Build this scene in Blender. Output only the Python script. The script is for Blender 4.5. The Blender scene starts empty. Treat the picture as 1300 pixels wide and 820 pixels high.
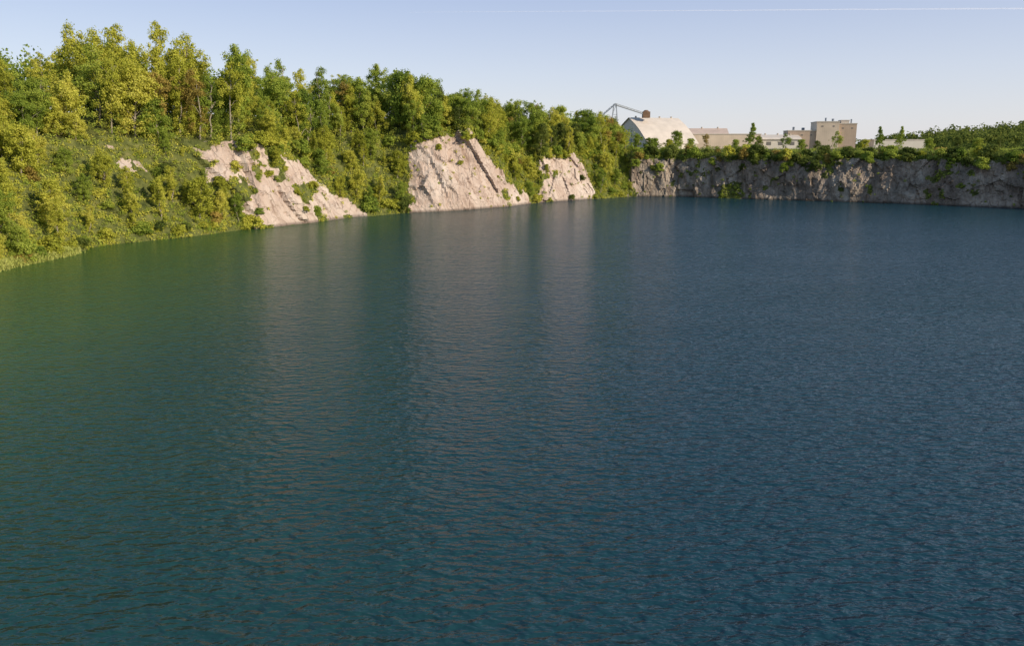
import bpy, math, numpy as np
from mathutils import Vector, Matrix
rng = np.random.default_rng(7)
scene = bpy.context.scene
coll = scene.collection
scene.view_settings.view_transform = 'Standard'
scene.view_settings.look = 'None'
scene.view_settings.exposure = 0

# ---------------------------------------------------------------- helpers
def new_obj(name, me, parent=None, **props):
    o = bpy.data.objects.new(name, me)
    coll.objects.link(o)
    if parent is not None: o.parent = parent
    for k, v in props.items(): o[k] = v
    return o

def mesh_np(name, verts, faces_flat, nper, mats=(), smooth=False):
    me = bpy.data.meshes.new(name)
    verts = np.asarray(verts, dtype=np.float32)
    f = np.asarray(faces_flat, dtype=np.int32).ravel()
    M = len(f)//nper
    me.vertices.add(len(verts)); me.vertices.foreach_set("co", verts.ravel())
    me.loops.add(len(f)); me.loops.foreach_set("vertex_index", f)
    me.polygons.add(M)
    me.polygons.foreach_set("loop_start", np.arange(0, M*nper, nper, dtype=np.int32))
    me.polygons.foreach_set("loop_total", np.full(M, nper, dtype=np.int32))
    me.polygons.foreach_set("use_smooth", np.full(M, smooth))
    for m in mats: me.materials.append(m)
    me.update(calc_edges=True)
    return me

class MB:
    def __init__(s): s.v=[]; s.f=[]
    def add(s, vs, fs):
        b=len(s.v); s.v += [tuple(v) for v in vs]; s.f += [tuple(b+i for i in f) for f in fs]
    def box(s, x0,x1,y0,y1,z0,z1):
        s.add([(x0,y0,z0),(x1,y0,z0),(x1,y1,z0),(x0,y1,z0),(x0,y0,z1),(x1,y0,z1),(x1,y1,z1),(x0,y1,z1)],
              [(0,3,2,1),(4,5,6,7),(0,1,5,4),(1,2,6,5),(2,3,7,6),(3,0,4,7)])
    def beam(s, a, b, w, h=None):
        h = h or w
        a=Vector(a); b=Vector(b); d=(b-a).normalized()
        up = Vector((0,0,1)) if abs(d.z)<0.95 else Vector((0,1,0))
        r = d.cross(up).normalized(); u = r.cross(d).normalized()
        vs=[]
        for p in (a,b):
            for sx,sy in ((-1,-1),(1,-1),(1,1),(-1,1)):
                vs.append(p + r*(sx*w/2) + u*(sy*h/2))
        s.add(vs,[(0,3,2,1),(4,5,6,7),(0,1,5,4),(1,2,6,5),(2,3,7,6),(3,0,4,7)])
    def cyl(s, a, b, ra, rb, n=10):
        a=Vector(a); b=Vector(b); d=(b-a).normalized()
        up = Vector((0,0,1)) if abs(d.z)<0.9 else Vector((1,0,0))
        r=d.cross(up).normalized(); u=r.cross(d)
        vs=[]
        for p,R in ((a,ra),(b,rb)):
            for i in range(n):
                t=2*math.pi*i/n; vs.append(p+r*(R*math.cos(t))+u*(R*math.sin(t)))
        fs=[(i,(i+1)%n,n+(i+1)%n,n+i) for i in range(n)]
        fs.append(tuple(range(n-1,-1,-1))); fs.append(tuple(range(n,2*n)))
        s.add(vs,fs)
    def mesh(s,name,mat):
        me=bpy.data.meshes.new(name); me.from_pydata(s.v,[],s.f); me.materials.append(mat); me.update(); return me

_tab = rng.random((256,256)); _tab2=rng.random((256,256)); _tab3=rng.random((256,256))
def vnoise(x,y):
    xi=np.floor(x).astype(int); yi=np.floor(y).astype(int)
    fx=x-xi; fy=y-yi; fx=fx*fx*(3-2*fx); fy=fy*fy*(3-2*fy)
    a=_tab[xi%256,yi%256]; b=_tab[(xi+1)%256,yi%256]; c=_tab[xi%256,(yi+1)%256]; d=_tab[(xi+1)%256,(yi+1)%256]
    return (a*(1-fx)+b*fx)*(1-fy)+(c*(1-fx)+d*fx)*fy
def fbm(x,y,o=4):
    s=0;a=.5;n=0
    for i in range(o):
        s=s+a*vnoise(x*2**i+17.3*i,y*2**i+5.1*i); n+=a; a*=.5
    return s/n-0.5
def facets(u,v,su,sv,shear,off=0,tilt=1.0):
    """randomly tilted planar facets (fractured rock)"""
    p=(u+shear*v)/su; q=v/sv
    pi=np.floor(p).astype(int); qi=np.floor(q).astype(int)
    best=np.full(p.shape,1e9); out=np.zeros(p.shape)
    for a in (-1,0,1):
        for b in (-1,0,1):
            ci=(pi+a+off); cj=(qi+b+off*3)
            jx=_tab[ci%256,cj%256]; jy=_tab2[ci%256,cj%256]; h=_tab3[ci%256,cj%256]
            g1=_tab[(ci*7+3)%256,(cj*5+1)%256]-.5; g2=_tab2[(ci*3+9)%256,(cj*11+2)%256]-.5
            dx=p-(pi+a+jx); dy=q-(qi+b+jy); d=dx*dx+dy*dy
            val=(h-.5)+tilt*(g1*dx*1.6+g2*dy*1.2)
            m=d<best; best=np.where(m,d,best); out=np.where(m,val,out)
    return out

# ---------------------------------------------------------------- materials
def mat_new(name):
    m=bpy.data.materials.new(name); m.use_nodes=True
    nt=m.node_tree; nt.nodes.clear()
    out=nt.nodes.new('ShaderNodeOutputMaterial')
    return m,nt,out
def N(nt,t,**k):
    n=nt.nodes.new(t)
    for a,b in k.items():
        if a=='ins':
            for i,v in b.items(): n.inputs[i].default_value=v
        else: setattr(n,a,b)
    return n
def L(nt,a,b): nt.links.new(a,b)
def ramp(nt,stops):
    r=nt.nodes.new('ShaderNodeValToRGB')
    e=r.color_ramp.elements
    while len(e)<len(stops): e.new(0.5)
    for i,(p,c) in enumerate(stops):
        e[i].position=p; e[i].color=(c[0],c[1],c[2],1)
    return r

def simple(name,col,var=0.15,scale=0.5,rough=0.8,bump=0.0,metal=0.0):
    m,nt,out=mat_new(name)
    p=N(nt,'ShaderNodeBsdfPrincipled',ins={'Roughness':rough,'Metallic':metal})
    tc=N(nt,'ShaderNodeTexCoord'); n=N(nt,'ShaderNodeTexNoise',ins={'Scale':scale,'Detail':6.0,'Roughness':.65})
    L(nt,tc.outputs['Object'],n.inputs['Vector'])
    lo=[c*(1-var) for c in col]; hi=[min(1,c*(1+var)) for c in col]
    r=ramp(nt,[(.3,lo),(.7,hi)]); L(nt,n.outputs['Fac'],r.inputs['Fac']); L(nt,r.outputs['Color'],p.inputs['Base Color'])
    if bump:
        b=N(nt,'ShaderNodeBump',ins={'Strength':1.0,'Distance':bump}); L(nt,n.outputs['Fac'],b.inputs['Height']); L(nt,b.outputs['Normal'],p.inputs['Normal'])
    L(nt,p.outputs[0],out.inputs[0]); return m

def foliage(name, dark, mid, light, transl=0.42):
    m,nt,out=mat_new(name)
    geo=N(nt,'ShaderNodeNewGeometry'); oi=N(nt,'ShaderNodeObjectInfo')
    ns=N(nt,'ShaderNodeTexNoise',ins={'Scale':0.2,'Detail':3.0}); L(nt,geo.outputs['Position'],ns.inputs['Vector'])
    a=N(nt,'ShaderNodeMath',operation='MULTIPLY',ins={1:.4}); L(nt,geo.outputs['Random Per Island'],a.inputs[0])
    b=N(nt,'ShaderNodeMath',operation='MULTIPLY_ADD',ins={1:1.1,2:-.28}); L(nt,ns.outputs['Fac'],b.inputs[0])
    c=N(nt,'ShaderNodeMath',operation='MULTIPLY_ADD',ins={1:.40,2:-.14}); L(nt,oi.outputs['Random'],c.inputs[0])
    s=N(nt,'ShaderNodeMath',operation='ADD'); L(nt,a.outputs[0],s.inputs[0]); L(nt,b.outputs[0],s.inputs[1])
    s2=N(nt,'ShaderNodeMath',operation='ADD'); L(nt,s.outputs[0],s2.inputs[0]); L(nt,c.outputs[0],s2.inputs[1])
    r=ramp(nt,[(.1,dark),(.5,mid),(.95,light)]); L(nt,s2.outputs[0],r.inputs['Fac'])
    d=N(nt,'ShaderNodeBsdfDiffuse'); L(nt,r.outputs['Color'],d.inputs['Color'])
    t=N(nt,'ShaderNodeBsdfTranslucent'); L(nt,r.outputs['Color'],t.inputs['Color'])
    mx=N(nt,'ShaderNodeMixShader',ins={0:transl}); L(nt,d.outputs[0],mx.inputs[1]); L(nt,t.outputs[0],mx.inputs[2])
    L(nt,mx.outputs[0],out.inputs[0]); return m

M_yel  = foliage('leaves_yellow_green',(.25,.28,.04),(.49,.50,.07),(.69,.64,.14))
M_grn  = foliage('leaves_green',(.14,.21,.04),(.30,.38,.06),(.48,.52,.10))
M_dark = foliage('leaves_dark_green',(.06,.09,.025),(.14,.18,.042),(.28,.31,.07))
M_olv  = foliage('leaves_olive_brown',(.21,.165,.045),(.41,.315,.08),(.59,.45,.13))
M_reed = foliage('grass_blades',(.30,.34,.08),(.46,.50,.13),(.58,.58,.20))
M_bark = simple('bark',(.28,.24,.18),.4,2.0,.9,.03)

def make_ground_mat():
    m,nt,out=mat_new('quarry_rock_and_soil')
    p=N(nt,'ShaderNodeBsdfPrincipled',ins={'Roughness':.85,'Specular IOR Level':.2})
    geo=N(nt,'ShaderNodeNewGeometry'); pos=geo.outputs['Position']
    n1=N(nt,'ShaderNodeTexNoise',ins={'Scale':.10,'Detail':9.0,'Roughness':.6,'Distortion':.8}); L(nt,pos,n1.inputs['Vector'])
    r1=ramp(nt,[(.28,(.35,.265,.215)),(.42,(.48,.38,.32)),(.58,(.56,.47,.405)),(.75,(.64,.565,.51))]); L(nt,n1.outputs['Fac'],r1.inputs['Fac'])
    mp=N(nt,'ShaderNodeMapping',vector_type='TEXTURE',ins={'Rotation':(math.radians(0),math.radians(-18),math.radians(45)),'Scale':(1.0,1.0,4.5)}); L(nt,pos,mp.inputs['Vector'])
    n2=N(nt,'ShaderNodeTexNoise',ins={'Scale':.6,'Detail':8.0,'Roughness':.66,'Distortion':.8}); L(nt,mp.outputs[0],n2.inputs['Vector'])
    r2=ramp(nt,[(.32,(.56,.50,.46)),(.43,(.89,.86,.84)),(.6,(1,1,1))]); L(nt,n2.outputs['Fac'],r2.inputs['Fac'])
    mul=N(nt,'ShaderNodeMix',data_type='RGBA',blend_type='MULTIPLY',ins={0:.9}); L(nt,r1.outputs[0],mul.inputs[6]); L(nt,r2.outputs[0],mul.inputs[7])
    nd=N(nt,'ShaderNodeTexNoise',ins={'Scale':.35,'Detail':5.0}); L(nt,pos,nd.inputs['Vector'])
    va=N(nt,'ShaderNodeVectorMath',operation='MULTIPLY_ADD'); va.inputs[1].default_value=(4,4,4); L(nt,nd.outputs['Color'],va.inputs[0]); L(nt,pos,va.inputs[2])
    mp2=N(nt,'ShaderNodeMapping',vector_type='TEXTURE',ins={'Rotation':(0,math.radians(-22),math.radians(45)),'Scale':(3.2,3.2,7.0)}); L(nt,va.outputs[0],mp2.inputs['Vector'])
    vo=N(nt,'ShaderNodeTexVoronoi',feature='DISTANCE_TO_EDGE',ins={'Scale':1.0}); L(nt,mp2.outputs[0],vo.inputs['Vector'])
    r3=ramp(nt,[(0,(.46,.39,.35)),(.025,(.82,.79,.77)),(.05,(1,1,1))]); L(nt,vo.outputs['Distance'],r3.inputs['Fac'])
    nm=N(nt,'ShaderNodeTexNoise',ins={'Scale':.2,'Detail':3.0}); L(nt,pos,nm.inputs['Vector'])
    mrk=N(nt,'ShaderNodeMapRange',ins={1:.42,2:.6,3:.1,4:.8}); L(nt,nm.outputs['Fac'],mrk.inputs[0])
    mul2=N(nt,'ShaderNodeMix',data_type='RGBA',blend_type='MULTIPLY'); L(nt,mrk.outputs[0],mul2.inputs[0]); L(nt,mul.outputs[2],mul2.inputs[6]); L(nt,r3.outputs[0],mul2.inputs[7])
    sx=N(nt,'ShaderNodeSeparateXYZ'); L(nt,pos,sx.inputs[0])
    mr=N(nt,'ShaderNodeMapRange',ins={1:.2,2:.9,3:.4,4:1.0}); L(nt,sx.outputs['Z'],mr.inputs[0])
    mpw=N(nt,'ShaderNodeMapping',ins={'Scale':(1,1,.6)}); L(nt,pos,mpw.inputs['Vector'])
    wn=N(nt,'ShaderNodeTexNoise',ins={'Scale':.2,'Detail':8.0,'Roughness':.68}); L(nt,mpw.outputs[0],wn.inputs['Vector'])
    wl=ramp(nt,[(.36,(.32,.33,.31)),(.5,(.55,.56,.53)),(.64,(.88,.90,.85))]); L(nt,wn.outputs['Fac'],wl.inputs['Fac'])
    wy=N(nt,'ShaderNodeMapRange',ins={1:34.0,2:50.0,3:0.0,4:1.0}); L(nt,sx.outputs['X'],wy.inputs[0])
    mul3=N(nt,'ShaderNodeMix',data_type='RGBA',blend_type='MULTIPLY'); L(nt,wy.outputs[0],mul3.inputs[0]); L(nt,mul2.outputs[2],mul3.inputs[6]); L(nt,wl.outputs[0],mul3.inputs[7])  # far wall's shade painted into the rock colour, darker and greyer past the east end
    vm=N(nt,'ShaderNodeVectorMath',operation='SCALE'); L(nt,mul3.outputs[2],vm.inputs[0]); L(nt,mr.outputs[0],vm.inputs['Scale'])
    n4=N(nt,'ShaderNodeTexNoise',ins={'Scale':.6,'Detail':8.0}); L(nt,pos,n4.inputs['Vector'])
    r4=ramp(nt,[(.3,(.06,.075,.02)),(.6,(.14,.15,.04)),(.8,(.20,.17,.07))]); L(nt,n4.outputs['Fac'],r4.inputs['Fac'])
    at=N(nt,'ShaderNodeAttribute',attribute_name='rock')
    n5=N(nt,'ShaderNodeTexNoise',ins={'Scale':.7,'Detail':6.0}); L(nt,pos,n5.inputs['Vector'])
    ad=N(nt,'ShaderNodeMath',operation='MULTIPLY_ADD',ins={1:.9,2:-.45}); L(nt,n5.outputs['Fac'],ad.inputs[0])
    ad2=N(nt,'ShaderNodeMath',operation='ADD'); L(nt,ad.outputs[0],ad2.inputs[0]); L(nt,at.outputs['Fac'],ad2.inputs[1])
    mr2=N(nt,'ShaderNodeMapRange',ins={1:.42,2:.50}); L(nt,ad2.outputs[0],mr2.inputs[0])
    mx=N(nt,'ShaderNodeMix',data_type='RGBA'); L(nt,mr2.outputs[0],mx.inputs[0]); L(nt,r4.outputs[0],mx.inputs[6]); L(nt,vm.outputs[0],mx.inputs[7])
    L(nt,mx.outputs[2],p.inputs['Base Color'])
    nb=N(nt,'ShaderNodeTexNoise',ins={'Scale':.7,'Detail':8.0,'Roughness':.6}); L(nt,pos,nb.inputs['Vector'])
    s1=N(nt,'ShaderNodeMath',operation='MULTIPLY_ADD',ins={1:1.4}); L(nt,n2.outputs['Fac'],s1.inputs[0]); L(nt,nb.outputs['Fac'],s1.inputs[2])
    mn=N(nt,'ShaderNodeMath',operation='MINIMUM',ins={1:.06}); L(nt,vo.outputs['Distance'],mn.inputs[0])
    s2=N(nt,'ShaderNodeMath',operation='MULTIPLY_ADD',ins={1:6.0}); L(nt,mn.outputs[0],s2.inputs[0]); L(nt,s1.outputs[0],s2.inputs[2])
    bp=N(nt,'ShaderNodeBump',ins={'Strength':1.0,'Distance':.30}); L(nt,s2.outputs[0],bp.inputs['Height']); L(nt,bp.outputs[0],p.inputs['Normal'])
    L(nt,p.outputs[0],out.inputs[0]); return m
M_ground=make_ground_mat()

def make_water_mat():
    m,nt,out=mat_new('lake_water')
    p=N(nt,'ShaderNodeBsdfPrincipled',ins={'Roughness':.17,'IOR':1.33,'Specular IOR Level':.45})
    geo=N(nt,'ShaderNodeNewGeometry'); pos=geo.outputs['Position']
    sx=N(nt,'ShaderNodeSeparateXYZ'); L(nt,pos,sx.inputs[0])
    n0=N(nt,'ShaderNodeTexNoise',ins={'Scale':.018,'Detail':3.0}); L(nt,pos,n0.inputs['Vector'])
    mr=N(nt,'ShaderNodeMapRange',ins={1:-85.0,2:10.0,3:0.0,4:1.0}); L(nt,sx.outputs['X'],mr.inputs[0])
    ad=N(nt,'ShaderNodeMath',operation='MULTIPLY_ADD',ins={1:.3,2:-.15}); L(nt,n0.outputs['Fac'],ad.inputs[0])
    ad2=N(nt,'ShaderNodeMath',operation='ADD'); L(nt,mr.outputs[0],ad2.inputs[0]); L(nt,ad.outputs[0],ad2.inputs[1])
    r=ramp(nt,[(0,(.055,.115,.022)),(.32,(.032,.092,.036)),(.60,(.013,.056,.052)),(1,(.010,.044,.064))]); L(nt,ad2.outputs[0],r.inputs['Fac'])  # green at left: shallows plus the bank trees' reflection, painted into the base colour
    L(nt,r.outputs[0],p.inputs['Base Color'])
    def wave(scale,ang,sc,det,dist):
        mp=N(nt,'ShaderNodeMapping',ins={'Rotation':(0,0,math.radians(ang)),'Scale':sc}); L(nt,pos,mp.inputs['Vector'])
        n=N(nt,'ShaderNodeTexNoise',ins={'Scale':scale,'Detail':det,'Roughness':.5,'Distortion':dist}); L(nt,mp.outputs[0],n.inputs['Vector']); return n.outputs['Fac']
    a=wave(1.7,14,(.5,1.15,1),1.5,.4)
    b=wave(4.2,-18,(.55,1.1,1),1.5,.3)
    c=wave(.40,10,(.5,1,1),2.0,.3)
    g=wave(.022,-10,(.5,1.6,1),3.0,.8)
    s=N(nt,'ShaderNodeMath',operation='MULTIPLY_ADD',ins={1:.30}); L(nt,b,s.inputs[0]); L(nt,a,s.inputs[2])
    s2=N(nt,'ShaderNodeMath',operation='MULTIPLY_ADD',ins={1:.9}); L(nt,c,s2.inputs[0]); L(nt,s.outputs[0],s2.inputs[2])
    gr=N(nt,'ShaderNodeMapRange',ins={1:.35,2:.65,3:.8,4:1.12}); L(nt,g,gr.inputs[0])
    h=N(nt,'ShaderNodeMath',operation='MULTIPLY'); L(nt,s2.outputs[0],h.inputs[0]); L(nt,gr.outputs[0],h.inputs[1])
    bp=N(nt,'ShaderNodeBump',ins={'Strength':1.0,'Distance':.37}); L(nt,h.outputs[0],bp.inputs['Height']); L(nt,bp.outputs[0],p.inputs['Normal'])
    L(nt,p.outputs[0],out.inputs[0]); return m
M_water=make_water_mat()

# ---------------------------------------------------------------- terrain
C=np.array([40.,130.])
#  x,y,H,W,lo,hi,P,treeH,threshold
K=np.array([
(100,-90,18,18,0,0,20,10,0),(0,-80,18,18,0,0,20,10,0),(-60,-40,18,18,0,0,20,8,0),(-85,20,16,18,0,0,18,6,0),
(-86,80,14,20,0,0,17,6,0),
(-83.4,117.7,14,20,0,0,19,7,0),(-82.5,133,17,22,0,0,22,7.5,0),(-82.9,147,20,22,.7,.74,25,9,.3),
(-72.7,160,22,18,.62,.92,27,15,.06),(-66,173,22,12,.6,.95,28,21.5,.04),(-63.5,176.5,21.5,8,0,1,28,20,-.02),
(-57,184,21.5,7,0,1,28,19,-.28),(-53,189.6,20,8,0,.92,28,16,-.1),(-44.4,206.4,19,15,0,.28,28,16.5,-.02),(-40,210,20,16,0,0,28,15.5,0),
(-30.9,220,22,13,0,0,28,14.5,0),(-25.8,222.5,23.5,7,0,1,28,16,-.2),(-20,224.8,24.5,6,0,1,28,15.5,-.5),
(-9,235,24.0,7,0,.97,27,13,-.42),(-3.5,239.5,22,9,0,.66,26,12.5,-.2),(2,248,20,12,0,.30,26,12.5,-.03),(9,259,19,13,0,0,24,12.5,0),
(11,261.5,17,6,0,.95,24,12.5,-.12),(27,274,17.0,6,0,.95,23,12,-.28),(32,278,17,11,0,0,22,12,0),(45,289,15,12,0,0,20,11,0),
(47,290,15.3,2.2,0,1,18,6,-.25),(65,290,15.3,2,0,1,17.5,5,-.22),(88.9,276.7,15.3,2.5,0,1,17.5,4,-.2),(113.5,265,15.3,2,0,1,17.5,4,-.22),
(136,254,15.3,2.4,0,1,17.5,4.5,-.2),(164,235,15.3,2.4,0,1,17.5,5,-.2),(195,205,15,6,0,1,18,6,-.2),(215,150,18,15,0,0,20,8,0),
(212,60,18,18,0,0,20,9,0),(180,-20,18,18,0,0,20,9,0)])
nk=len(K); Kc=np.vstack([K,K[:1]])
KV0,KV1=4.4,26
KR0,KR1=26,32.2
cols=[]
for i in range(nk):
    a=Kc[i]; b=Kc[i+1]; ln=np.hypot(*(b[:2]-a[:2]))
    n=max(1,int(round(ln/(.5 if 4<=i<=32 else 5))))
    for j in range(n): cols.append(i+j/n)
cols=np.array(cols); nc=len(cols)
def kint(k,c):
    k=np.asarray(k)%nk; i=np.floor(k).astype(int); f=k-i
    return Kc[i,c]*(1-f)+Kc[i+1,c]*f
SX=kint(cols,0); SY=kint(cols,1)
for _ in range(6):
    SX=(np.roll(SX,1)+2*SX+np.roll(SX,-1))/4; SY=(np.roll(SY,1)+2*SY+np.roll(SY,-1))/4
arc=np.concatenate([[0],np.cumsum(np.hypot(np.diff(SX),np.diff(SY)))])
dirx=SX-C[0]; diry=SY-C[1]; dl=np.hypot(dirx,diry); dirx/=dl; diry/=dl
H=kint(cols,2); W=kint(cols,3); LO=kint(cols,4); HI=kint(cols,5); P=kint(cols,6)
north=np.clip((cols-25.5)/1.0,0,1)
H=H+(fbm(arc/9,arc*0+3)*3.4+fbm(arc/2.4,arc*0+9)*2.3)*(1-.45*north)
def rockmask(ar,t,Hh,k):
    lo=kint(k,4); hi=kint(k,5); th=kint(k,8)
    n=fbm(ar/5.0,t*Hh/4.5+60,4)
    e=fbm(ar/3.0+31,t*Hh/4.0+90,3)*.35
    return ((hi-lo)>.06)&(t>=lo+np.where(lo>.03,e,-1))&(t<=hi+np.where(hi<.985,e,-np.abs(e)*.8))&(n>th)
NR=50
tcl=np.linspace(0,1,NR)
plat=np.array([1,2.2,4,6.5,10,14,19,25,32,40,50,62,78,100,140,220,400,800,1600,3200,6500.])
rows_d=[np.full(nc,-9.)];rows_z=[np.full(nc,-6.)];rows_rock=[np.ones(nc)]
for t in tcl:
    z=H*t
    rk=rockmask(arc,np.full(nc,t),H,cols).astype(float)
    hard=np.clip((HI-LO)*1.5,0,1)
    bulge=fbm(arc/16,z/14+40,2)*4.5*(.35+.65*np.clip(W/15,0,1))*(1-.5*hard)
    f1=facets(arc,z,6.5,11,.35,3,1.7)*1.5*(.4+.6*hard)*(1-north)
    f2=facets(arc,z,2.4,3.8,.35,11,1.4)*.6*(1-.4*north)
    fn=(facets(arc,z,5.5,9.0,-.1,21,1.4)*1.4+facets(arc,z,2.0,4.0,.1,31,1.3)*.6+fbm(arc/12,z/8+20,2)*2.5)*north
    fine=fbm(arc/1.4,z/1.4+70,3)*.42
    d=W*(t**1.1)+(bulge+f1+f2+fn+fine)*min(1,.35+t*2)
    rows_d.append(d); rows_z.append(z+(-.25 if t==0 else 0)); rows_rock.append(rk)
dtop=rows_d[-1]
for dd in plat:
    s=min(1,dd/22); s=s*s*(3-2*s)
    z=H+(P-H)*s+fbm(arc/15,arc*0+dd/15,3)*3.0*min(1,dd/8)*(1 if dd<150 else 150/dd)
    if dd>300: z=z*0+17.5
    rows_d.append(dtop+dd); rows_z.append(z)
    rows_rock.append(np.where((dd<1.5)&(HI>.9),.4,0.))
RD=np.array(rows_d); RZ=np.array(rows_z); RR=np.array(rows_rock)
GX=SX[None]+dirx[None]*RD; GY=SY[None]+diry[None]*RD
nr=len(RD)
verts=np.stack([GX,GY,RZ],-1).reshape(-1,3)
ii,jj=np.meshgrid(np.arange(nr-1),np.arange(nc),indexing='ij')
j2=(jj+1)%nc
F=np.stack([ii*nc+jj,ii*nc+j2,(ii+1)*nc+j2,(ii+1)*nc+jj],-1).reshape(-1,4)
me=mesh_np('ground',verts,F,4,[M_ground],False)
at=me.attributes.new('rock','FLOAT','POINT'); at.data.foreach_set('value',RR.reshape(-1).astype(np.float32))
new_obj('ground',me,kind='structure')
G=np.stack([GX,GY,RZ],-1)
if me.polygons[(nr-3)*nc].normal.z<0: me.flip_normals()
RowTop=NR
def samp(k,row):
    ci=np.interp(k,cols,np.arange(nc)); c0=int(ci)%nc; c1=(c0+1)%nc; f=ci-int(ci)
    r0=int(min(row,nr-2)); g=row-r0
    return (G[r0,c0]*(1-f)+G[r0,c1]*f)*(1-g)+(G[r0+1,c0]*(1-f)+G[r0+1,c1]*f)*g
PL=np.concatenate([[0],plat])
def row_of_d(dd): return RowTop+np.interp(dd,PL,np.arange(len(PL)))
def rock_at(k,t):
    t=max(0,min(1,t)); ci=int(np.interp(k,cols,np.arange(nc)))%nc; r=1+int(round(t*(NR-1))); return RR[r,ci]>.5
def rock_near(k,t):
    return rock_at(k,t+.06) or rock_at(k,t+.13) or rock_at(k,t+.2)

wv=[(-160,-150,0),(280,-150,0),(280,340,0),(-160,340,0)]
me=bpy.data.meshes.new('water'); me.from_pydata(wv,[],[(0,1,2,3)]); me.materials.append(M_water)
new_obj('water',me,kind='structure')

# ---------------------------------------------------------------- foliage meshes
def leaf_quads(cent, outn, size, r, jitter=.75, asp=.62):
    n=len(cent)
    nn=outn+r.normal(0,jitter,(n,3)); nn[:,2]+=.15
    nn/=np.linalg.norm(nn,axis=1)[:,None]+1e-9
    a=np.cross(nn,r.normal(0,1,(n,3))); a/=np.linalg.norm(a,axis=1)[:,None]+1e-9
    b=np.cross(nn,a)
    s=(size*(.6+.8*r.random(n)))[:,None]
    bend=nn*s*.18
    v=np.stack([cent-a*s, cent-b*s*asp+bend, cent+a*s, cent+b*s*asp+bend],1)
    return v.reshape(-1,3)

def crown_points(r,h,rad,base,ncl,lpc,clr,shape):
    cs=[];ns=[]; ctr=[]
    ph=r.random(4)*6.28
    lobes=[(r.random()*6.28, base+(h-base)*r.uniform(.35,.9), r.uniform(.35,.7)*rad) for _ in range(6)]
    for i in range(ncl):
        t=r.random()**.85
        if shape in ('round','airy'): pr=math.sin(math.pi*(.16+.82*t))**.7
        elif shape=='tall': pr=(.8-.55*t+.2*math.sin(math.pi*t))
        elif shape=='spire': t=t**1.25; pr=(1-t)**.9*1.1+.03
        else: pr=math.sqrt(max(0,1-(t*.95)**2))
        ang=r.random()*2*math.pi
        if shape!='spire': pr*=1+.22*math.sin(2*ang+ph[0]+t*3)+.2*math.sin(3*ang+ph[1]-t*5)
        else: pr*=1+.35*math.sin(2*ang+t*11+ph[0])
        rr=rad*pr*(r.random()**.42)*(.75+.4*r.random())
        z=base+(h-base)*t
        c=np.array([rr*math.cos(ang),rr*math.sin(ang),z])
        if shape in ('round','airy','tall') and r.random()<.45:
            la,lz,lr=lobes[r.integers(6)]
            dv=r.normal(0,1,3); c=np.array([math.cos(la)*rad*.7,math.sin(la)*rad*.7,lz])+dv*lr*.55*np.array([1,1,1.1])
            c[2]=min(c[2],h*1.05)
        ctr.append(c)
        R=clr*(.5+.9*r.random())
        m=int(lpc*(R/clr)**1.5)
        dv=r.normal(0,1,(m,3)); dv/=np.linalg.norm(dv,axis=1)[:,None]
        rad_=(.25+1.0*r.random(m))
        pts=c+dv*R*rad_[:,None]*np.array([1,1,.85])
        cs.append(pts)
        ns.append(dv+.6*np.array([c[0],c[1],(z-(base+h)/2)*.5])/max(rad,1))
    return np.vstack(cs),np.vstack(ns),np.array(ctr)

def tube(mb,pts,rads,n=6):
    for i in range(len(pts)-1): mb.cyl(pts[i],pts[i+1],rads[i],rads[i+1],n)

def make_tree_type(seed,h,rad,base,ncl,lpc,clr,shape,leaf,mat):
    r=np.random.default_rng(seed)
    p,n,ctr=crown_points(r,h,rad,base,ncl,lpc,clr,shape)
    v=leaf_quads(p,n,np.full(len(p),leaf),r)
    crown=mesh_np('crown',v,np.arange(len(v)),4,[mat])
    mb=MB()
    tr=.011*h+.05; pts=[]; rads=[]
    ox=oy=0
    for i in range(7):
        t=i/6; pts.append((ox,oy,t*h*.88-.8*(i==0))); rads.append(tr*(1-.85*t)+.02)
        ox+=r.normal(0,.02*h); oy+=r.normal(0,.02*h)
    tube(mb,pts,rads,8)
    order=r.permutation(len(ctr))[:min(16,len(ctr))]
    for q in order:
        c=ctr[q]; zb=max(base*.7,c[2]-np.hypot(c[0],c[1])*.8); f=min(.95,zb/(h*.88)); kk=int(f*6); ff=f*6-kk
        k2=min(6,kk+1); p0=np.array(pts[kk])*(1-ff)+np.array(pts[k2])*ff
        mid=(p0+c)/2+np.array([0,0,.04*h]); r0=tr*(1-.85*f)*.45+.02
        tube(mb,[tuple(p0),tuple(mid),tuple(c)],[r0,r0*.65,r0*.2],5)
    trunk=mb.mesh('trunk',M_bark)
    return dict(h=h,crown=crown,trunk=trunk)

T={}
T['a']=make_tree_type(1,14,3.7,1.0,108,88,.85,'round',.18,M_yel)
T['b']=make_tree_type(2,15,3.1,.8,108,84,.78,'tall',.18,M_grn)
T['c']=make_tree_type(3,16,3.2,2,94,80,.78,'round',.18,M_olv)
T['d']=make_tree_type(4,12,3.8,.8,108,84,.85,'round',.18,M_grn)
T['e']=make_tree_type(5,16,2.4,1,106,72,.70,'tall',.175,M_yel)
T['f']=make_tree_type(6,12,3.8,.4,100,84,.85,'dome',.18,M_dark)
T['g']=make_tree_type(7,9,2.9,.3,92,80,.72,'tall',.17,M_yel)
T['h']=make_tree_type(8,9,3.2,.2,92,80,.77,'dome',.17,M_grn)
T['s']=make_tree_type(9,12,2.9,.3,130,44,.5,'spire',.17,M_grn)
T['t']=make_tree_type(10,15,3.2,4.0,74,60,.72,'airy',.17,M_yel)
T['u']=make_tree_type(12,15,3.0,3.5,70,60,.72,'airy',.17,M_olv)
T['v']=make_tree_type(14,14,3.1,2.5,84,66,.74,'airy',.17,M_grn)
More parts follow.
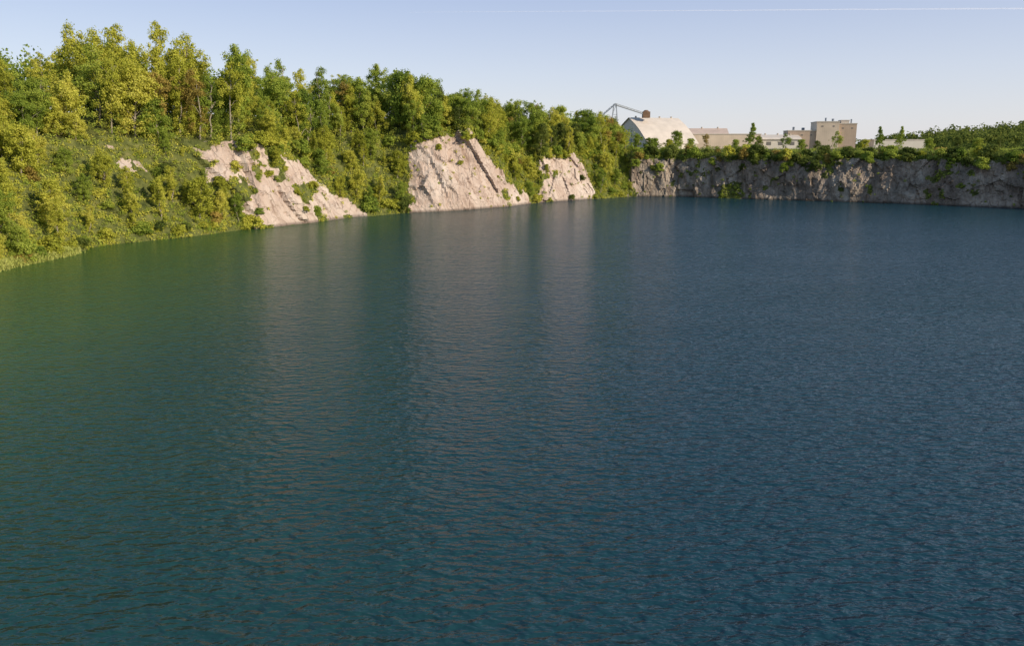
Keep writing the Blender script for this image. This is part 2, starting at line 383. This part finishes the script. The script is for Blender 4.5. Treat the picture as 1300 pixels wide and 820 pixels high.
LBL={'a':'broad yellow-green deciduous tree above the quarry cliff',
'b':'tall green deciduous tree standing on the wooded cliff',
'c':'tall olive-brown deciduous tree turning colour for autumn',
'd':'wide green leafy tree on the wooded cliff top',
'e':'slender yellow-green tree draped with climbing vines',
'f':'dark green leafy tree in the quarry-side wood',
'g':'low vine-covered yellow-green tree growing on the slope',
'h':'low bushy green tree growing on the steep bank',
's':'narrow pointed young green tree on the quarry rim',
't':'airy yellow-green tree with open branches showing sky',
'u':'airy olive tree with thinning brownish leaves',
'v':'airy fresh green tree with loose open branches'}
def add_tree(kind,x,y,z,h,rz,wide=1.0):
    t=T[kind]; s=h/t['h']; rr_=np.random.default_rng(int(abs(x*100+y)))
    e=bpy.data.objects.new('tree',None); e.empty_display_size=.5; coll.objects.link(e)
    e.location=(x,y,z-.3); e.rotation_euler=(rr_.normal(0,.04),rr_.normal(0,.04),rz); e.scale=(s*wide,s*wide,s)
    e['label']=LBL[kind]; e['category']='tree'; e['group']='trees on the quarry cliffs'
    for nm in ('trunk','crown'):
        o=bpy.data.objects.new(nm,t[nm]); coll.objects.link(o); o.parent=e
    return e

placed=[]
def ok(x,y,dm,pl):
    for (a,b) in pl:
        if (a-x)**2+(b-y)**2<dm*dm: return False
    return True
def canopy(k0,k1,d0,d1,nmax,sp,kinds,h0,h1,seed,fixed=None,pl=placed):
    rr=np.random.default_rng(seed); c0=np.interp(k0,cols,arc); c1=np.interp(k1,cols,arc); n=0
    for q in range(6000):
        if n>=nmax: break
        k=float(np.interp(rr.uniform(c0,c1),arc,cols)); dd=rr.uniform(d0,d1)
        p=samp(k,row_of_d(dd))
        if not ok(p[0],p[1],sp,pl): continue
        pl.append((p[0],p[1])); n+=1
        h=(min(fixed,float(kint(k,7))) if fixed else float(kint(k,7)))*rr.uniform(h0,h1)
        kd=kinds[rr.integers(len(kinds))]
        if 15<k<26 and rr.random()<.3: kd=['f','d','u','h'][rr.integers(4)]
        add_tree(kd,p[0],p[1],p[2],h,rr.uniform(0,6.28),rr.uniform(.85,1.15)*(1.0 if h<17 else .8))
main=['a','b','v','d','e','t','u','a','t','b','e','t','c','v','v','a']
canopy(KV0,KV1,2,13,98,3.8,main,.56,1.2,3)
canopy(5.5,KV1,11,28,52,5.2,main,.66,1.1,4)
under=[]
canopy(KV0,KV1,.3,9,60,3.6,['g','h','a','d','g','e'],.75,1.4,5,fixed=7.5,pl=under)
rr=np.random.default_rng(31); n=0
c0=np.interp(4.6,cols,arc); c1=np.interp(KV1,cols,arc)
for q in range(9000):
    if n>=88: break
    k=float(np.interp(rr.uniform(c0,c1),arc,cols)); t=rr.uniform(.06,1)
    if rock_at(k,t): continue
    p=samp(k,1+t*(NR-1))
    if not ok(p[0],p[1],2.8,placed): continue
    near=rock_near(k,t) or rock_near(k+.15,t) or rock_near(k-.15,t) or rock_near(k+.4,t)
    if near and rr.random()<.45: continue
    h=rr.uniform(2.0,3.6) if near else rr.uniform(4.5,10.0)
    placed.append((p[0],p[1])); n+=1
    add_tree(['g','h','g','e','e','b','a'][rr.integers(7)],p[0],p[1],p[2],h,rr.uniform(0,6.28),rr.uniform(.85,1.15))
for (x,y,h,kd,w) in [(71,322,9,'h',1),(86,330,8,'u',1.2),(79,330,6,'h',1.2),(104,326,12.5,'s',1.1),
                     (109,330,7,'f',1),(119,325,8,'v',1.1),(125,322,5.5,'h',1.2),(131,320,5,'f',1.2),(141,325,9,'v',1.0),(160,325,11,'s',1),
                     (167,322,11,'s',.95),(96,322,5.5,'h',1.2),(150,318,5.5,'g',1.2),(176,315,6,'h',1.1),(186,312,6.5,'f',1),
                     (43,318,14,'f',1),(48,322,11,'v',1),(36,316,15,'d',1),(52,312,8,'b',1.2),(196,300,6,'f',1.1),(207,292,7,'d',1),
                     (56,306,6,'h',1.2),(61,318,6,'h',1.2),(191,306,6,'h',1.2),(66,314,5.5,'g',1.2)]:
    add_tree(kd,x,y,17.0,h,x*1.7,w)

def make_shrub(seed,mat,leaf=.17):
    q=np.random.default_rng(seed)
    p,n,_=crown_points(q,2.4,1.7,.1,40,56,.48,'dome')
    v=leaf_quads(p,n,np.full(len(p),leaf),q)
    return mesh_np('shrub',v,np.arange(len(v)),4,[mat])
SH=[make_shrub(51,M_yel),make_shrub(52,M_grn),make_shrub(53,M_dark),make_shrub(54,M_olv)]
SHL=['rounded yellow-green shrub growing at the quarry edge','dense green shrub rooted in the cliff rocks','dark green shrub on the cliff rim','olive-brown shrub clinging to the rock']
rr=np.random.default_rng(61)
def add_shrub(p,s,i=None):
    i=int([0,0,1,1,2,3][rr.integers(6)]) if i is None else i
    o=bpy.data.objects.new('shrub',SH[i]); coll.objects.link(o)
    o.location=(p[0],p[1],p[2]-.2*s); o.scale=(s*rr.uniform(.9,1.3),s*rr.uniform(.9,1.3),s*rr.uniform(.75,1.25)); o.rotation_euler=(0,0,rr.uniform(0,6.28))
    o['label']=SHL[i]; o['category']='shrub'; o['group']='shrubs on the quarry cliffs'
c0=np.interp(KR0,cols,arc); c1=np.interp(KR1,cols,arc)
for q in range(140):
    k=float(np.interp(rr.uniform(c0,c1),arc,cols))
    if rr.random()<.45: add_shrub(samp(k,RowTop-abs(rr.normal(0,8))),rr.uniform(.4,1.3),[1,2,2,1,3][rr.integers(5)])
    else: add_shrub(samp(k,row_of_d(rr.uniform(0,8))),rr.uniform(.6,1.6),[1,2,2,3,1,0][rr.integers(6)])
n=0
c0=np.interp(4.6,cols,arc); c1=np.interp(KV1,cols,arc)
while n<66:
    k=float(np.interp(rr.uniform(c0,c1),arc,cols)); t=rr.choice([rr.uniform(.01,.12),rr.uniform(0,1)])
    if rock_at(k,t) and rr.random()<.85: continue
    add_shrub(samp(k,1+t*(NR-1)),rr.uniform(.6,1.5)*(.5 if rock_at(k,t) else 1)); n+=1
for q in range(78):
    k=rr.choice([rr.uniform(10,13),rr.uniform(15.8,18),rr.uniform(18,20.8),rr.uniform(22,24.2)]); add_shrub(samp(k,RowTop-1-abs(rr.normal(0,5))*(1.8 if k>18.3 and k<21 else .7)),rr.uniform(.5,1.4),int([0,1,1,0][rr.integers(4)]))
for q in range(12):
    k=rr.uniform(10.2,12.8); add_shrub(samp(k,1+rr.uniform(.1,.9)*(NR-1)),rr.uniform(.35,.9),int([0,1][rr.integers(2)]))

def undergrowth(name,k0,k1,n_slope,n_plat,dmax,mat,seed,leaf,label,rs=1.0,zup=0):
    q=np.random.default_rng(seed); c0=np.interp(k0,cols,arc); c1=np.interp(k1,cols,arc)
    P_=[];N_=[]
    def clump(p,R,m):
        dv=q.normal(0,1,(m,3)); dv/=np.linalg.norm(dv,axis=1)[:,None]; 
        P_.append(p+dv*R*(.4+.7*q.random((m,1)))*np.array([1,1,.8])); N_.append(dv+np.array([.1,-.1,.4]))
    n=0
    while n<n_slope:
        k=float(np.interp(q.uniform(c0,c1),arc,cols)); t=q.uniform(0,1)
        if rock_at(k,t) and q.random()<.965: continue
        R=q.uniform(.4,1.3)*(.6 if (rock_at(k,t) or rock_near(k,t)) else 1)
        clump(samp(k,1+t*(NR-1)),R,44); n+=1
    for i in range(n_plat):
        k=float(np.interp(q.uniform(c0,c1),arc,cols)); dd=dmax*q.random()**1.5
        clump(samp(k,row_of_d(dd))+np.array([0,0,.5*rs+zup*q.random()*min(1,dd/3)]),q.uniform(.6,1.5)*rs,46)
    p=np.vstack(P_); nn=np.vstack(N_)
    v=leaf_quads(p,nn,np.full(len(p),leaf),q,.9)
    new_obj(name,mesh_np(name,v,np.arange(len(v)),4,[mat]),kind='stuff',label=label,category='undergrowth')
undergrowth('undergrowth',KV0,KV1,2400,650,16,M_yel,71,.17,'yellow-green vines and brush covering the steep bank',1.1,4.5)
undergrowth('undergrowth',KV0,KV1,1800,750,16,M_grn,72,.17,'green brush and creepers covering the steep bank',1.1,4.5)
undergrowth('undergrowth',KR0,KR1,90,850,22,M_dark,73,.19,'dark green brush along the cliff rim',1.05,.3)
undergrowth('undergrowth',KR0,KR1,200,650,35,M_grn,74,.19,'green brush on the plateau above the cliff',1.05,.3)

q=np.random.default_rng(81); V=[]
for i in range(9000):
    k=q.uniform(4.3,6.3); p=samp(k,1+q.uniform(-.0,4.0)) + np.array([q.normal(0,.5)+.7,q.normal(0,.5),0]); p[2]=max(p[2],-.05)
    h=q.uniform(.15,.6); a=q.uniform(0,6.28); w=.09; ln=q.normal(0,.2,2)
    dx,dy=math.cos(a)*w,math.sin(a)*w
    V+= [(p[0]-dx,p[1]-dy,p[2]),(p[0]+dx,p[1]+dy,p[2]),(p[0]+ln[0]+dx*.3,p[1]+ln[1]+dy*.3,p[2]+h),(p[0]+ln[0]-dx*.3,p[1]+ln[1]-dy*.3,p[2]+h)]
new_obj('bank_grass',mesh_np('bank_grass',np.array(V),np.arange(len(V)),4,[M_reed]),kind='stuff',label='short pale green grass along the water edge',category='grass')

# ---------------------------------------------------------------- distant hill and woods
nx,ny=50,20
hv=[];hf=[]
def hillz(x,y):
    e=math.exp(-((x-720)/230)**2-((y-760)/90)**2)
    return 16+34*e+8*float(fbm(np.array([x/60.]),np.array([y/60.]),3)[0])*(e**.5)
for j in range(ny):
    for i in range(nx):
        x=330+i*18; y=620+j*16; hv.append((x,y,hillz(x,y)))
for j in range(ny-1):
    for i in range(nx-1): hf.append((j*nx+i,j*nx+i+1,(j+1)*nx+i+1,(j+1)*nx+i))
me=bpy.data.meshes.new('hill'); me.from_pydata(hv,[],hf); me.materials.append(M_dark); me.update()
new_obj('hill',me,kind='structure')
def wood(name,pts,R,m,leaf,mat,seed,label):
    q=np.random.default_rng(seed); P_=[];N_=[]
    for (x,y,z) in pts:
        s=q.uniform(.7,1.25)
        for c in range(5):
            cc=np.array([x,y,z])+q.normal(0,1,3)*np.array([R*.5,R*.5,R*.35])*s
            dv=q.normal(0,1,(m,3)); dv/=np.linalg.norm(dv,axis=1)[:,None]
            P_.append(cc+dv*R*.5*s*(.7+.4*q.random((m,1)))); N_.append(dv)
    p=np.vstack(P_); v=leaf_quads(p,np.vstack(N_),np.full(len(p),leaf),q,.5)
    new_obj(name,mesh_np(name,v,np.arange(len(v)),4,[mat]),kind='stuff',label=label,category='wood')
q=np.random.default_rng(91)
pts=[]
for i in range(600):
    x=q.uniform(380,1000); y=q.uniform(660,790); pts.append((x,y,hillz(x,y)+5))
wood('distant_wood',pts,8,30,1.2,M_dark,92,'dark green wood covering a distant hill')
pts=[]
for i in range(360):
    x=q.uniform(-200,420); y=q.uniform(430,520)+abs(x-100)*.1; pts.append((x,y,17.5))
wood('distant_wood',pts,4.5,26,.8,M_dark,93,'distant band of dark green trees behind the works')
pts=[]
for i in range(400):
    k=q.uniform(5.5,25.5); p=samp(k,row_of_d(q.uniform(26,50))); pts.append((p[0],p[1],p[2]+float(kint(k,7))*q.uniform(.1,.5)))
wood('distant_wood',pts,5.2,55,.42,M_grn,94,'dense wood behind the cliff-top trees')

# ---------------------------------------------------------------- buildings
def ribbed(name,col,scale,depth=.4):
    m,nt,out=mat_new(name)
    p=N(nt,'ShaderNodeBsdfPrincipled',ins={'Roughness':.6})
    tc=N(nt,'ShaderNodeTexCoord'); w=N(nt,'ShaderNodeTexWave',wave_type='BANDS',bands_direction='X',ins={'Scale':scale,'Distortion':0.0})
    L(nt,tc.outputs['Object'],w.inputs['Vector'])
    n=N(nt,'ShaderNodeTexNoise',ins={'Scale':.25,'Detail':6.0}); L(nt,tc.outputs['Object'],n.inputs['Vector'])
    r1=ramp(nt,[(.3,[c*.86 for c in col]),(.7,[min(1,c*1.06) for c in col])]); L(nt,n.outputs['Fac'],r1.inputs[0])
    r2=ramp(nt,[(0,(1-depth,)*3),(.25,(1,1,1))]); L(nt,w.outputs['Fac'],r2.inputs[0])
    mx=N(nt,'ShaderNodeMix',data_type='RGBA',blend_type='MULTIPLY',ins={0:1.0}); L(nt,r1.outputs[0],mx.inputs[6]); L(nt,r2.outputs[0],mx.inputs[7])
    L(nt,mx.outputs[2],p.inputs['Base Color']); L(nt,p.outputs[0],out.inputs[0]); return m
M_roof=ribbed('pale_metal_roof',(.66,.58,.50),.45,.05)
M_roof2=ribbed('pinkish_metal_roof',(.58,.45,.37),.5,.08)
M_white=simple('white_cladding',(.60,.55,.48),.08,.3,.6)
M_beige=ribbed('beige_cladding',(.60,.49,.38),.3,.05)
M_tan=ribbed('tan_cladding',(.46,.35,.26),.3,.06)
M_dkgl=simple('dark_window_glass',(.16,.15,.14),.2,1,.25)
M_trim=simple('pale_trim',(.52,.46,.39),.08,1,.6)
M_steel=simple('blue_grey_steel',(.22,.25,.29),.2,1,.5)
M_rust=simple('rusty_brown_steel',(.17,.10,.06),.3,1,.8)

def building_root(name,loc,rz,label,cat='building'):
    e=bpy.data.objects.new(name,None); coll.objects.link(e); e.location=loc; e.rotation_euler=(0,0,math.radians(rz))
    e['label']=label; e['category']=cat; return e
def gable(name,loc,rz,Lx,Wy,eave,ridge,mroof,mwall,label,curve=0.0):
    e=building_root(name,loc,rz,label)
    a,b=Lx/2,Wy/2
    prof=[]
    n=8
    for i in range(2*n+1):
        y=-b+i*b/n; f=1-abs(y)/b; z=eave+(ridge-eave)*(f+curve*math.sin(math.pi*f)); prof.append((y,z))
    w=MB()
    m=len(prof)
    for sx in (-a,a):
        vs=[(sx,-b,0)]+[(sx,y,z-.12) for y,z in prof]+[(sx,b,0)]
        w.add(vs,[tuple(range(len(vs))) if sx>0 else tuple(range(len(vs)-1,-1,-1))])
    w.add([(-a,-b,0),(a,-b,0),(a,-b,eave-.12),(-a,-b,eave-.12)],[(0,1,2,3)]); w.add([(a,b,0),(-a,b,0),(-a,b,eave-.12),(a,b,eave-.12)],[(0,1,2,3)])
    new_obj('wall',w.mesh('wall',mwall),e)
    rf=MB(); o=.7; th=.25
    pr=[(prof[0][0]-o,prof[0][1]-o*.8)]+prof[1:-1]+[(prof[-1][0]+o,prof[-1][1]-o*.8)]
    vs=[]
    for sx in (-a-o,a+o):
        vs+=[(sx,y,z+.1) for y,z in pr]; vs+=[(sx,y,z+.1+th) for y,z in pr]
    fs=[]
    for i in range(m-1):
        fs.append((i,i+1,2*m+i+1,2*m+i)); fs.append((m+i,3*m+i,3*m+i+1,m+i+1))
        fs.append((i,m+i,m+i+1,i+1)); fs.append((2*m+i,2*m+i+1,3*m+i+1,3*m+i))
    fs.append((0,2*m,3*m,m)); fs.append((m-1,2*m-1,4*m-1,3*m-1))
    rf.add(vs,fs); ro=new_obj('roof',rf.mesh('roof',mroof),e)
    for i in range(4):
        x=-a+(i+.5)*Lx/4; c=MB(); c.cyl((x,0,ridge+.36),(x,0,ridge+.9),.45,.45,10); c.cyl((x,0,ridge+.9),(x,0,ridge+1.15),.7,.1,10); new_obj('roof_vent',c.mesh('roof_vent',M_trim),ro)
    d=MB(); d.box(-a-.12,-a-.02,-3,3,0,5); new_obj('door',d.mesh('door',M_steel),e)
    for i in range(4):
        x=-a+4+i*(Lx-8)/3; d=MB(); d.box(x-1.2,x+1.2,-b-.06,-b-.01,eave*.35,eave*.7); new_obj('window',d.mesh('window',M_dkgl),e)
    return e
gable('storage_shed',(72,382,18),22,28,36,3.0,15.2,M_roof,M_white,'large pale metal-roofed gabled storage shed of the quarry works',curve=.09)
gable('storage_shed',(99,408,18),-6,34,24,5,10.5,M_roof2,M_beige,'storage shed with a pinkish-brown metal roof')

def blockbuilding(name,loc,rz,boxes,mats,label):
    e=building_root(name,loc,rz,label)
    for i,(x0,x1,y0,y1,z0,z1) in enumerate(boxes):
        w=MB(); w.box(x0,x1,y0,y1,z0,z1); wo=new_obj('wall',w.mesh('wall',mats[i%len(mats)]),e)
        c=MB(); c.box(x0-.2,x1+.2,y0-.2,y1+.2,z1,z1+.45); new_obj('roof',c.mesh('roof',M_trim),e)
        if z1-z0>8.5 and x1-x0>5:
            nwin=int((x1-x0)/4.2)
            for k in range(nwin):
                x=x0+(k+.5)*(x1-x0)/nwin; zz=z1-2.1
                wv_=MB(); wv_.box(x-.5,x+.5,y0-.06,y0-.01,zz-.3,zz+.3); new_obj('window',wv_.mesh('window',M_dkgl),wo)
    return e
blockbuilding('warehouse',(110,392,18),-3,[(-17,18,-8,8,0,7.2)],[M_beige],'long low beige flat-roofed warehouse')
gable('low_warehouse',(138,398,18),-4,26,14,5.2,7.0,M_roof,M_white,'low pale shed with a shallow metal roof')
blockbuilding('factory_building',(168,402,18),-12,[(-20,-6,-9,8,0,9.2),(-6,5,-10,8,0,13.7),(5,14,-8,8,0,12.7),(7,11,-4,3,13.15,14.5)],[M_tan,M_beige,M_tan,M_trim],'stepped beige-brown multi-level factory building')
blockbuilding('low_warehouse',(206,395,18),-6,[(-16,10,-6,6,0,4.4)],[M_white],'low white flat-roofed warehouse beyond the trees')
fb=[o for o in coll.objects if o.name=='factory_building'][0]
for (x,y,z,h,R) in [(-16,0,9.65,1.6,.6),(-11,1,9.65,1.2,.8),(0,0,14.15,1.8,.45),(3,-3,14.15,1.2,.6),(12.8,0,13.15,2.0,.4)]:
    c=MB(); c.cyl((x,y,z),(x,y,z+h),R,R,12); c.cyl((x,y,z+h),(x,y,z+h+.3),R*1.5,R*.5,12); new_obj('roof_vent',c.mesh('roof_vent',M_steel),fb)

e=building_root('conveyor_gantry',(50,366,18),0,'blue-grey steel conveyor gantry rising over the storage shed','conveyor')
tw=MB()
for sx in (-2,2):
    for sy in (-2,2): tw.beam((sx*1.2,sy,0),(sx*.3,sy*.4,21.5),.2)
for z0,z1 in ((0,5.5),(5.5,11),(11,16.5),(16.5,21.5)):
    f0=1.2-.9*z0/21.5; f1=1.2-.9*z1/21.5; g0=1-.6*z0/21.5; g1=1-.6*z1/21.5
    for s in (-2,2):
        tw.beam((-2*f0,s*g0,z0),(2*f1,s*g1,z1),.1); tw.beam((-2*f1,s*g1,z1),(2*f1,s*g1,z1),.1)
new_obj('tower',tw.mesh('tower',M_steel),e)
bm_=MB()
def truss(p0,p1,hh,n):
    p0=Vector(p0); p1=Vector(p1); u=Vector((0,0,hh))
    for sy in (-.7,.7):
        o=Vector((0,sy,0))
        bm_.beam(p0+o,p1+o,.2); bm_.beam(p0+o+u,p1+o+u,.15)
        for i in range(n):
            a=p0.lerp(p1,i/n)+o; b=p0.lerp(p1,(i+1)/n)+o
            bm_.beam(a,b+u,.08)
    bm_.beam(p0+Vector((0,0,.2)),p1+Vector((0,0,.2)),1.3,.12)
truss((0,0,21),(16,8,16.8),.8,9)
truss((-6,-1,16),(0,0,21),.8,5)
new_obj('conveyor_boom',bm_.mesh('conveyor_boom',M_steel),e)
hp=MB(); hp.box(15,18.5,6.5,10,15.2,18.2); hp.cyl((16.7,8.2,18.2),(16.7,8.2,19.0),1.7,.7,8); new_obj('head_house',hp.mesh('head_house',M_rust),e)

# ---------------------------------------------------------------- contrail
m,nt,out=mat_new('contrail_vapour')
d=N(nt,'ShaderNodeBsdfDiffuse',ins={'Color':(.9,.9,.92,1)}); tr=N(nt,'ShaderNodeBsdfTransparent'); mx=N(nt,'ShaderNodeMixShader',ins={0:.16})
L(nt,tr.outputs[0],mx.inputs[1]); L(nt,d.outputs[0],mx.inputs[2]); L(nt,mx.outputs[0],out.inputs[0])
cb=MB(); q=np.random.default_rng(5); pr=None
for i in range(51):
    f=i/50; p=(-4000+f*29500,30000,5080+f*170+q.normal(0,4)); R=3+30*f*q.uniform(.7,1.2)
    if pr: cb.cyl(pr[0],p,pr[1],R,8)
    pr=(p,R)
new_obj('contrail',cb.mesh('contrail',m),kind='structure',label='thin white aircraft vapour trail')

# ---------------------------------------------------------------- light
az=Vector((.86,-.51,0)).normalized(); el=math.radians(24)
D=Vector((az.x*math.cos(el),az.y*math.cos(el),math.sin(el)))
sun=bpy.data.lights.new('sun','SUN'); sun.energy=5.0; sun.angle=math.radians(.5); sun.color=(1,.86,.67)
so=bpy.data.objects.new('sun',sun); coll.objects.link(so); so.rotation_euler=D.to_track_quat('Z','Y').to_euler()
w=bpy.data.worlds.new('World'); scene.world=w; w.use_nodes=True; nt=w.node_tree; nt.nodes.clear()
o=nt.nodes.new('ShaderNodeOutputWorld'); bg=nt.nodes.new('ShaderNodeBackground'); sk=nt.nodes.new('ShaderNodeTexSky')
sk.sky_type='NISHITA'; sk.sun_disc=False; sk.sun_elevation=el; sk.sun_rotation=math.atan2(D.x,D.y)
sk.air_density=1.0; sk.dust_density=.6; sk.ozone_density=2.0; sk.altitude=0
bg.inputs['Strength'].default_value=.13
nt.links.new(sk.outputs[0],bg.inputs[0])
tc=nt.nodes.new('ShaderNodeTexCoord'); sp=nt.nodes.new('ShaderNodeSeparateXYZ'); nt.links.new(tc.outputs['Generated'],sp.inputs[0])
rp=ramp(nt,[(0,(.84,.83,.89)),(.09,(.70,.74,.89)),(.19,(.50,.58,.82)),(.55,(.22,.35,.54)),(1,(.13,.26,.44))]); nt.links.new(sp.outputs['Z'],rp.inputs[0])
bg2=nt.nodes.new('ShaderNodeBackground'); bg2.inputs[1].default_value=1.0; nt.links.new(rp.outputs[0],bg2.inputs[0])
ms=nt.nodes.new('ShaderNodeMixShader'); ms.inputs[0].default_value=.72
nt.links.new(bg.outputs[0],ms.inputs[1]); nt.links.new(bg2.outputs[0],ms.inputs[2]); nt.links.new(ms.outputs[0],o.inputs[0])

# ---------------------------------------------------------------- camera
cam=bpy.data.cameras.new('camera'); co=bpy.data.objects.new('camera',cam); coll.objects.link(co)
co.location=(0,0,20); co.rotation_euler=(math.radians(79),0,0)
cam.sensor_fit='HORIZONTAL'; cam.sensor_width=36; cam.lens=25.75; cam.shift_y=-45/1300
cam.clip_start=.5; cam.clip_end=100000
scene.camera=co
